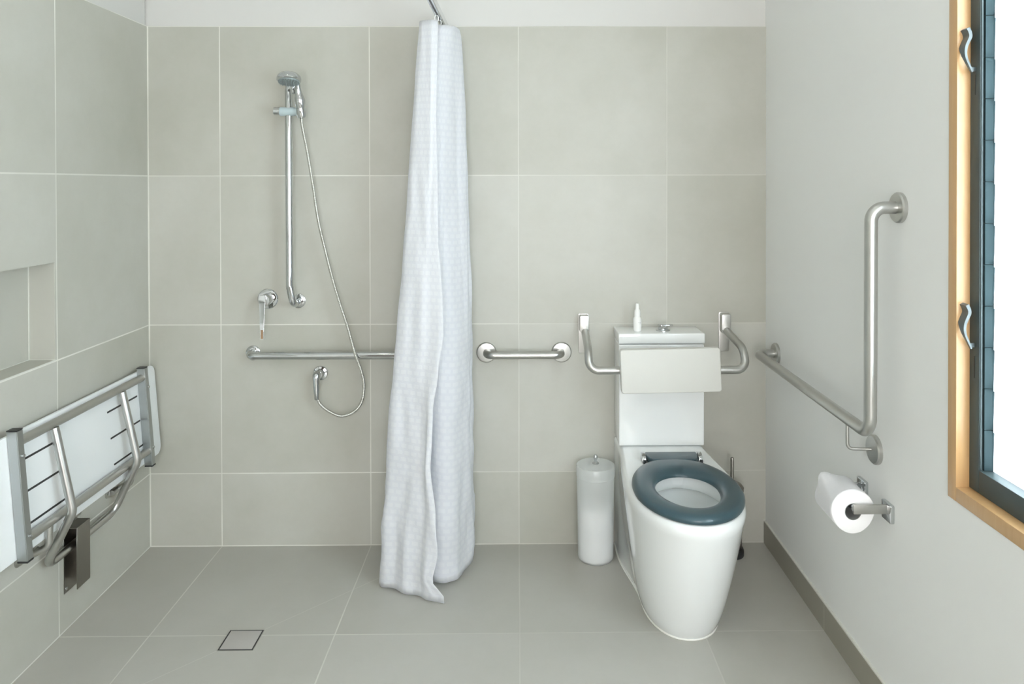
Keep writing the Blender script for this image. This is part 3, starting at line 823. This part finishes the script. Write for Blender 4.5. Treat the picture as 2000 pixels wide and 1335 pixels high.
# slider: cross cylinder clamped to the tube, knob at the left, cradle at the right
zs = 1.746
bm = bmesh.new(); lathe(bm, [(0, 0), (0.0175, 0), (0.0175, 0.055), (0.015, 0.058), (0, 0.058)], (vx - 0.031, vy - 0.004, zs), 'X', 32)
lathe(bm, [(0, 0), (0.0155, 0), (0.0155, 0.03), (0.0175, 0.034), (0.016, 0.042), (0, 0.044)], (vx + 0.022, vy - 0.006, zs), 'X', 32)
sl = obj('slider', bm, M_glass_grey, sr)
bm = bmesh.new(); lathe(bm, [(0, 0), (0.0155, 0), (0.0155, 0.024), (0, 0.024)], (vx - 0.031, vy - 0.004, zs + .002), '-X', 32); obj('clamp_knob', bm, M_chrome, sl)
hx = -0.846
bm = bmesh.new(); lathe(bm, [(0.0125, -0.024), (0.0165, -0.020), (0.0185, 0.0), (0.0165, 0.016), (0.0135, 0.017), (0.0125, -0.024)], (hx, vy - 0.022, zs - 0.002), (-0.08, -0.25, 0.95), 32); obj('cradle', bm, M_chrome, sl)
# hand shower
hs = thing('hand_shower', 'chrome hand shower with round spray head resting in the slider', 'shower head', (hx, vy - 0.022, zs))
hd = Vector((-0.870, vy - 0.092, 1.866)); h0 = Vector((hx + 0.001, vy - 0.020, zs - 0.022))
pth = smooth_path([h0, (hx - 0.001, vy - 0.028, zs + 0.035), (hx - 0.006, vy - 0.040, zs + 0.085), (hd.x + .016, hd.y + .035, hd.z + 0.010), (hd.x + .006, hd.y + .012, hd.z + 0.014)], 10)
nP = len(pth)
bm = bmesh.new(); sweep(bm, pth, lambda i: 0.0115 + 0.0085 * math.exp(-((i / nP - 0.25) / 0.14) ** 2), 24); obj('handle', bm, M_chrome, hs)
ax_ = Vector((0.02, -0.22, -0.97)).normalized()
bm = bmesh.new(); lathe(bm, [(0, -0.022), (0.020, -0.0205), (0.034, -0.015), (0.043, -0.006), (0.0460, 0.004), (0.0455, 0.011), (0.041, 0.014), (0, 0.014)], hd, ax_, 48); he = obj('spray_head', bm, M_chrome, hs)
bm = bmesh.new(); lathe(bm, [(0.0405, 0.0141), (0.0395, 0.0185), (0.0, 0.0195)], hd, ax_, 48)
u_ = ax_.orthogonal().normalized(); v_ = ax_.cross(u_)
for rr3, n3 in ((0.010, 6), (0.020, 12), (0.030, 18), (0.0365, 22)):
    for k in range(n3):
        a = 2 * math.pi * k / n3
        lathe(bm, [(0.0018, 0.018), (0.0014, 0.0235), (0, 0.024)], hd + (u_ * math.cos(a) + v_ * math.sin(a)) * rr3, ax_, 6)
obj('spray_face', bm, M_head, he)
# outlet elbow
ex, ez = -0.797, 0.700
el = thing('shower_outlet', 'small round chrome wall elbow where the shower hose begins', 'pipe fitting', (ex, D, ez))
bm = bmesh.new(); lathe(bm, [(0, 0), (0.029, 0), (0.0295, 0.004), (0.027, 0.008), (0.018, 0.010), (0.0165, 0.030), (0.014, 0.034), (0, 0.034)], (ex + 0.001, D, ez), '-Y', 40); obj('flange', bm, M_chrome, el)
bm = bmesh.new(); sweep(bm, fillet([(ex - 0.003, D - 0.018, ez), (ex - 0.006, D - 0.046, ez + 0.002), (ex - 0.003, D - 0.050, ez - 0.072)], 0.018, 8), lambda i: 0.0165 if i < 6 else 0.0155 - 0.0006 * (i - 6) if i < 10 else 0.0105, 24)
lathe(bm, [(0, 0), (0.0095, 0), (0.0095, 0.022), (0.008, 0.024), (0, 0.024)], (ex - 0.0025, D - 0.050, ez - 0.070), '-Z', 24); obj('elbow', bm, M_chrome, el)
# hose: ribbed flexible metal
ctrl = [(hx + 0.002, vy - 0.018, zs - 0.024), (-0.843, vy - 0.014, 1.690), (-0.826, D - 0.068, 1.581), (-0.806, D - 0.064, 1.45), (-0.787, D - 0.062, 1.319), (-0.760, D - 0.062, 1.20), (-0.731, D - 0.064, 1.086),
        (-0.700, D - 0.068, 0.985), (-0.668, D - 0.078, 0.895), (-0.6385, D - 0.087, 0.795), (-0.6165, D - 0.083, 0.730), (-0.608, D - 0.07, 0.670), (-0.618, D - 0.062, 0.602), (-0.650, D - 0.056, 0.560),
        (-0.700, D - 0.052, 0.541), (-0.748, D - 0.050, 0.558), (-0.783, D - 0.050, 0.585), (-0.7985, D - 0.050, 0.612)]
hp = smooth_path(ctrl, 30)
# resample evenly for the ribs
L = [0]
for a, b in zip(hp, hp[1:]): L.append(L[-1] + (b - a).length)
step = 0.0013; nst = int(L[-1] / step); ev = []; j = 0
for i in range(nst + 1):
    s = L[-1] * i / nst
    while j < len(L) - 2 and L[j + 1] < s: j += 1
    t = (s - L[j]) / max(1e-9, L[j + 1] - L[j]); ev.append(hp[j].lerp(hp[j + 1], t))
bm = bmesh.new(); sweep(bm, ev, lambda i: (0.0062, 0.0068, 0.0062, 0.0048)[i % 4], 12)
M_hose = brushed('ribbed hose metal', (0.70, 0.70, 0.67), 0.2, (20, 20, 20))
tag(obj('shower_hose', bm, M_hose, origin=(-0.7, D - 0.06, 0.8), angle=70), 'ribbed metal shower hose looping down across the horizontal rail', 'hose')
# mixer
mx, mz = -1.007, 1.0
mi_ = thing('shower_mixer', 'round chrome shower mixer with downward lever on the back wall', 'mixer tap', (mx, D, mz))
bm = bmesh.new(); lathe(bm, [(0, 0), (0.0405, 0), (0.0405, 0.003), (0.038, 0.0055), (0.024, 0.006), (0, 0.006)], (mx, D, mz), '-Y', 48); obj('cover_plate', bm, M_chrome, mi_)
bm = bmesh.new(); lathe(bm, [(0, 0.004), (0.0235, 0.004), (0.0235, 0.046), (0.0215, 0.050), (0, 0.051)], (mx, D, mz), '-Y', 40); bdy = obj('mixer_body', bm, M_chrome, mi_)
bm = bmesh.new()
lv = [(0.0, 0.014), (0.0, 0.0)]
rings = []
for (z, w, dy, dt) in ((0.020, 0.0250, 0.050, 0.010), (0.0, 0.0255, 0.053, 0.011), (-0.03, 0.0215, 0.058, 0.009), (-0.08, 0.0180, 0.064, 0.007), (-0.120, 0.0155, 0.068, 0.006), (-0.150, 0.0140, 0.070, 0.005)):
    cxx = mx - 0.004 + (0.0035 * (-z / 0.15)); y = D - dy; hw = w / 2
    rings.append([(cxx - hw, y + dt / 2, mz + z), (cxx + hw, y + dt / 2, mz + z), (cxx + hw, y - dt / 2, mz + z), (cxx - hw, y - dt / 2, mz + z)])
loft(bm, rings, True, True); bmesh.ops.bevel(bm, geom=list(bm.edges), offset=0.0012, segments=2, affect='EDGES')
lvr = obj('lever', bm, M_chrome, bdy)
bm = bmesh.new(); box(bm, mx - 0.0052, mx + 0.0040, D - 0.0735, D - 0.0700, mz - 0.147, mz - 0.112, bevel=0.0008); obj('lever_tip', bm, M_wood_plug, mi_)

# ------------------------------------------------------------------ floor drain with tile insert
dx0, dx1, dy0, dy1 = -0.9445, -0.8345, 2.344, 2.450
dr = thing('floor_drain', 'square tile-insert floor drain with dark edge in the shower floor', 'drain', ((dx0 + dx1) / 2, (dy0 + dy1) / 2, 0))
bm = bmesh.new(); wdr = 0.0045
for a in ((dx0, dx0 + wdr, dy0, dy1), (dx1 - wdr, dx1, dy0, dy1), (dx0 + wdr, dx1 - wdr, dy0, dy0 + wdr), (dx0 + wdr, dx1 - wdr, dy1 - wdr, dy1)): box(bm, *a, 0.0, 0.0010)
obj('drain_slot', bm, M_black, dr)
bm = bmesh.new(); box(bm, dx0 + wdr, dx1 - wdr, dy0 + wdr, dy1 - wdr, 0.0, 0.0014, bevel=0.0003)
M_ins = plain('drain tile insert', (0.41, 0.39, 0.37), 0.4, 25, 0.04); obj('tile_insert', bm, M_ins, dr)
bm = bmesh.new()
for a in ((dx0 - 0.001, dx1 + 0.001, dy0 - 0.0016, dy0), (dx0 - 0.001, dx1 + 0.001, dy1, dy1 + 0.0016), (dx0 - 0.0016, dx0, dy0, dy1), (dx1, dx1 + 0.0016, dy0, dy1)): box(bm, *a, 0.0, 0.0009)
obj('drain_rim', bm, M_steel_plate, dr)

# ------------------------------------------------------------------ fold-up shower seat on the left wall
fs = thing('folding_shower_seat', 'white board shower seat folded up against the left wall on a steel tube frame', 'shower seat', (XL, 2.45, 0.30))
# the folded frame leans: top close to the wall, bottom further out.  s = height along it, o = distance out of the board plane
ZB, ZTP = 0.392, 0.743
def fmap(y, s, o):
    """y along the wall, s 0..1 bottom to top, o out from the board face."""
    base = 0.055 + (0.028 - 0.055) * s
    return Vector((XL + base + o, y, ZB + (ZTP - ZB) * s))
SY0, SY1 = 1.92, 3.005
Hh = ZTP - ZB
bm = bmesh.new()
def bmap(u, v, d): return fmap((SY0 + SY1) / 2 + u, 0.5 + v / Hh, -0.004 - d)
prism(bm, rrect(SY1 - SY0, Hh, 0.030, 8), 0.004 - 0.008, 0.006, bmap, bevel=0.0015); obj('seat_board', bm, M_board, fs)
# drain slots
for ya, yb in ((2.205, 2.345), (2.648, 2.856)):
    for zc in (0.657, 0.562, 0.467):
        s = (zc - ZB) / Hh
        dyy = {0.657: 0.0, 0.562: 0.008, 0.467: 0.016}[zc]
        bm = bmesh.new(); prism(bm, rrect(yb - ya + (0.0 if ya > 2.5 else 0.03), 0.0064, 0.0030, 3), 0.0002, 0.0008, lambda u, v, d: fmap((ya + yb) / 2 + dyy + u, s + v / Hh, d))
        obj('slot', bm, M_black, fs)
# square columns
oc0, oc1 = 0.0005, 0.031
for (y0, y1) in ((2.138, 2.166), (2.866, 2.893)):
    bm = bmesh.new(); rings = []
    for s in (-0.015, 1.045):
        a = [fmap(y0, s, oc0), fmap(y1, s, oc0), fmap(y1, s, oc1), fmap(y0, s, oc1)]
        rings.append(a)
    loft(bm, rings, True, True)
    bmesh.ops.bevel(bm, geom=list(bm.edges), offset=0.002, segments=2, affect='EDGES')
    cl = obj('square_tube', bm, M_box, fs)
    for s0, s1 in ((-0.027, -0.014), (1.043, 1.052)):
        bm = bmesh.new(); loft(bm, [[fmap(y0 + .0005, s, oc0 + .0005), fmap(y1 - .0005, s, oc0 + .0005), fmap(y1 - .0005, s, oc1 - .0005), fmap(y0 + .0005, s, oc1 - .0005)] for s in (s0, s1)], True, True); obj('end_cap', bm, M_black, cl)
    for s in (0.17, 0.83):
        p = fmap((y0 + y1) / 2 + 0.006, s, oc1)
        bm = bmesh.new(); lathe(bm, [(0, 0), (0.0058, 0), (0.005, 0.003), (0, 0.0045)], p, 'X', 16)
        obj('screw', bm, M_chrome, cl)
# two long round tubes
TO = 0.016
sT, sB = (0.722 - ZB) / Hh, (0.442 - ZB) / Hh
for s in (sT, sB):
    bm = bmesh.new(); sweep(bm, [fmap(2.165, s, TO), fmap(2.868, s, TO)], 0.0138, 22); obj('cross_tube', bm, M_steel, fs)
# swing leg: two bent legs joined by a bar low down
pT0 = fmap(2.320, sT - 0.03, TO + 0.006); pT1 = fmap(2.716, sT - 0.03, TO + 0.006)
kneeo = -1.377
pts = [pT0, Vector((kneeo, 2.320, 0.452)), Vector((-1.464, 2.320, 0.278)), Vector((-1.464, 2.716, 0.278)), Vector((kneeo, 2.716, 0.460)), pT1]
bm = bmesh.new(); sweep(bm, fillet(pts, [0, 0.05, 0.045, 0.045, 0.05, 0], 10), 0.0132, 22); obj('swing_leg', bm, M_steel, fs)
# hinge arms back to the wall with small screw plates
for yh in (2.268, 2.752):
    bm = bmesh.new()
    pH = fmap(yh, sB - 0.02, TO)
    sgn = -1 if yh < 2.5 else 1
    sweep(bm, fillet([pH, Vector((pH.x - 0.002, yh, 0.37)), Vector((XL + 0.012, yh + 0.01 * sgn, 0.343)), Vector((XL + 0.010, yh + 0.055 * sgn * -0.6, 0.343))], [0, 0.02, 0.012, 0], 8), 0.0105, 18)
    ha = obj('hinge_arm', bm, M_steel, fs)
    bm = bmesh.new(); prism(bm, rrect(0.075, 0.034, 0.016, 6), 0.0, 0.004, lambda u, v, d: (XL + d, yh - 0.022 + u, 0.345 + v), bevel=0.001)
    pq = obj('wall_plate', bm, M_steel_plate, ha)
    bm = bmesh.new(); lathe(bm, [(0, 0), (0.007, 0), (0.006, 0.003), (0, 0.0045)], (XL + 0.004, yh - 0.042, 0.345), 'X', 18); obj('screw', bm, M_chrome, pq)
bm = bmesh.new(); prism(bm, rrect(0.05, 0.030, 0.014, 6), 0.0, 0.004, lambda u, v, d: (XL + d, 2.525 + u, 0.362 + v), bevel=0.001)
pq = obj('wall_plate', bm, M_steel_plate, fs)
bm = bmesh.new(); lathe(bm, [(0, 0), (0.006, 0), (0.005, 0.003), (0, 0.004)], (XL + 0.004, 2.535, 0.363), 'X', 18); obj('screw', bm, M_chrome, pq)
# channel on the wall that takes the bar; open on its near side
bm = bmesh.new()
cz0, cz1, cyn, cyf = 0.132, 0.345, 2.447, 2.522
box(bm, XL, XL + 0.002, cyn, cyf, cz0 - 0.008, cz1, bevel=0.0004, seg=1)
box(bm, XL + 0.0425, XL + 0.0445, cyn, cyf, cz0 + 0.008, cz1 - 0.006, bevel=0.0004, seg=1)
box(bm, XL + 0.002, XL + 0.0425, cyf - 0.002, cyf, cz0 + 0.008, cz1 - 0.006, bevel=0.0004, seg=1)
box(bm, XL + 0.002, XL + 0.0445, cyn, cyf, cz1 - 0.006, cz1 - 0.0035, bevel=0.0004, seg=1)
ch = obj('wall_channel', bm, M_nickel, fs)
bm = bmesh.new(); lathe(bm, [(0, 0), (0.0055, 0), (0.005, 0.002), (0, 0.003)], (XL + 0.002, cyn + 0.012, cz0 + 0.006), 'X', 16); obj('screw', bm, M_chrome, ch)

# ------------------------------------------------------------------ shower curtain rail and curtain
cr = thing('curtain_rail', 'chrome shower curtain rail running out from the back wall above the curtain', 'curtain rail', (-0.29, D, 2.075))
RZ = 2.088
pr_ = [(-0.009, -0.0145), (0.009, -0.0145), (0.011, -0.012), (0.011, 0.0125), (0.009, 0.0145), (-0.009, 0.0145), (-0.011, 0.0125), (-0.011, -0.012)]
pathr = fillet([(-0.288, D - 0.001, RZ), (-0.300, 1.45, RZ), (XL - 0.008, 1.45, RZ)], 0.18, 14)
bm = bmesh.new(); sweep(bm, pathr, 0.01, prof=pr_); rt = obj('rail_profile', bm, M_chrome, cr, angle=30)
bm = bmesh.new()
sweep(bm, [p - Vector((0, 0, 0.0150)) for p in pathr[:2]], 0.003, prof=[(-0.003, -0.0006), (0.003, -0.0006), (0.003, 0.0006), (-0.003, 0.0006)])
obj('runner_slot', bm, M_black, cr)

ctop = [(-0.283, 2.705), (-0.305, 2.700), (-0.335, 2.708), (-0.357, 2.732), (-0.345, 2.765), (-0.300, 2.785), (-0.262, 2.790), (-0.236, 2.815), (-0.226, 2.865), (-0.227, 2.925), (-0.262, 2.952), (-0.305, 2.945), (-0.340, 2.925), (-0.352, 2.950), (-0.330, 2.985)]
cbot = [(-0.262, 2.590), (-0.335, 2.622), (-0.420, 2.655), (-0.500, 2.705), (-0.500, 2.790), (-0.425, 2.840), (-0.345, 2.775), (-0.300, 2.715), (-0.225, 2.740), (-0.172, 2.830), (-0.182, 2.945), (-0.290, 2.975), (-0.430, 2.950), (-0.545, 2.965), (-0.505, 3.000)]
zbot = [0.004, 0.006, 0.008, 0.010, 0.02, 0.03, 0.03, 0.02, 0.012, 0.03, 0.04, 0.04, 0.03, 0.012, 0.03]
ZC = 2.052
def spl(c, n):
    return smooth_path([Vector((p[0], p[1], p[2] if len(p) > 2 else 0)) for p in c], n)
NU = 16
tt = spl(ctop, NU); bb = spl([(x, y, z) for (x, y), z in zip(cbot, zbot)], NU)
nU = len(tt); nV = 90
arc = [0]
for a, b in zip(bb, bb[1:]): arc.append(arc[-1] + Vector((b.x - a.x, b.y - a.y, 0)).length)
EO = [(-1, 0.004), (0.02, 0.004), (0.08, -0.034), (0.17, -0.014), (0.28, -0.020), (0.47, -0.036), (0.66, -0.028), (0.80, -0.010), (0.93, 0.008), (1.02, 0.004), (1.3, -0.012), (1.7, -0.014), (2.1, -0.004)]
def edge_off(z):
    for (a, p), (b, q) in zip(EO, EO[1:]):
        if z <= b:
            t = (z - a) / (b - a); t = t * t * (3 - 2 * t)
            return p + (q - p) * t
    return EO[-1][1]
bm = bmesh.new(); uvl = bm.loops.layers.uv.new('UVMap'); grid = []
for j in range(nV + 1):
    v = j / nV
    row = []
    for i in range(nU):
        a = tt[i]; b = bb[i]
        wl = v ** 0.95; wr = v ** 0.42; 
        fr_ = max(0.0, min(1.0, (a.x + 0.31) / 0.06))
        wx = wl + (wr - wl) * fr_
        wy_ = v ** 1.3
        x = a.x + (b.x - a.x) * wx; y = a.y + (b.y - a.y) * wy_
        zb = b.z; z = ZC + (zb - ZC) * v
        e_w = max(0.0, 1 - i / (NU * 1.35)); e_w = e_w * e_w * (3 - 2 * e_w)
        x += edge_off(z) * e_w
        hk = max(0.0, min(1.0, (z - 0.25) / 0.3))
        if y > 2.84: y = 2.84 + (y - 2.84) * (1 - 0.42 * hk)
        # drifting folds and creases, growing towards the hem
        s = arc[i]
        amp = 0.0035 + 0.013 * v
        nx = noise.noise(Vector((s * 7.0, z * 0.9, 3.1))) * amp * 1.5 + math.sin(s * 52 + 1.7 * z) * 0.0028 * (0.35 + v) + noise.noise(Vector((s * 22, z * 6.5, 9.0))) * 0.006 * (0.25 + v)
        nx += 0.016 * max(0, v - 0.45) * noise.noise(Vector((s * 13 + z * 9, z * 5 - s * 6, 2.0))) + 0.010 * max(0, v - 0.55) * abs(noise.noise(Vector((s * 26 - z * 12, z * 11 + s * 8, 7.0))))
        t0 = bb[max(0, i - 1)]; t1 = bb[min(nU - 1, i + 1)]
        tg = Vector((t1.x - t0.x, t1.y - t0.y, 0)).normalized()
        y_ = y + tg.x * nx; x_ = x - tg.y * nx
        if v > 0.9: z += 0.008 * noise.noise(Vector((s * 9, 0, 5))) * (v - 0.9) * 10
        row.append(bm.verts.new((x_, min(y_, D - 0.012), max(z, 0.004))))
    grid.append(row)
for j in range(nV):
    for i in range(nU - 1):
        f = bm.faces.new((grid[j][i], grid[j][i + 1], grid[j + 1][i + 1], grid[j + 1][i]))
        for lp, (ii, jj) in zip(f.loops, ((i, j), (i + 1, j), (i + 1, j + 1), (i, j + 1))):
            lp[uvl].uv = (arc[ii], ZC * (1 - jj / nV))
cu = tag(obj('shower_curtain', bm, M_curtain, None, angle=80, origin=(-0.30, 2.85, 1.0)), 'white woven shower curtain gathered at the end of its rail, hem on the floor', 'curtain')
sm = cu.modifiers.new('thickness', 'SOLIDIFY'); sm.thickness = 0.0012
# hanging hooks
for (x, y) in ((-0.293, 2.722), (-0.291, 2.80), (-0.290, 2.93)):
    bm = bmesh.new()
    pts = []
    for k in range(15):
        a = math.radians(-60 + 300 * k / 14)
        pts.append((x + 0.007 * math.cos(a), y, 2.0615 + 0.012 * math.sin(a)))
    sweep(bm, pts, 0.0018, 8); obj('curtain_hook', bm, M_plastic_w, cu)
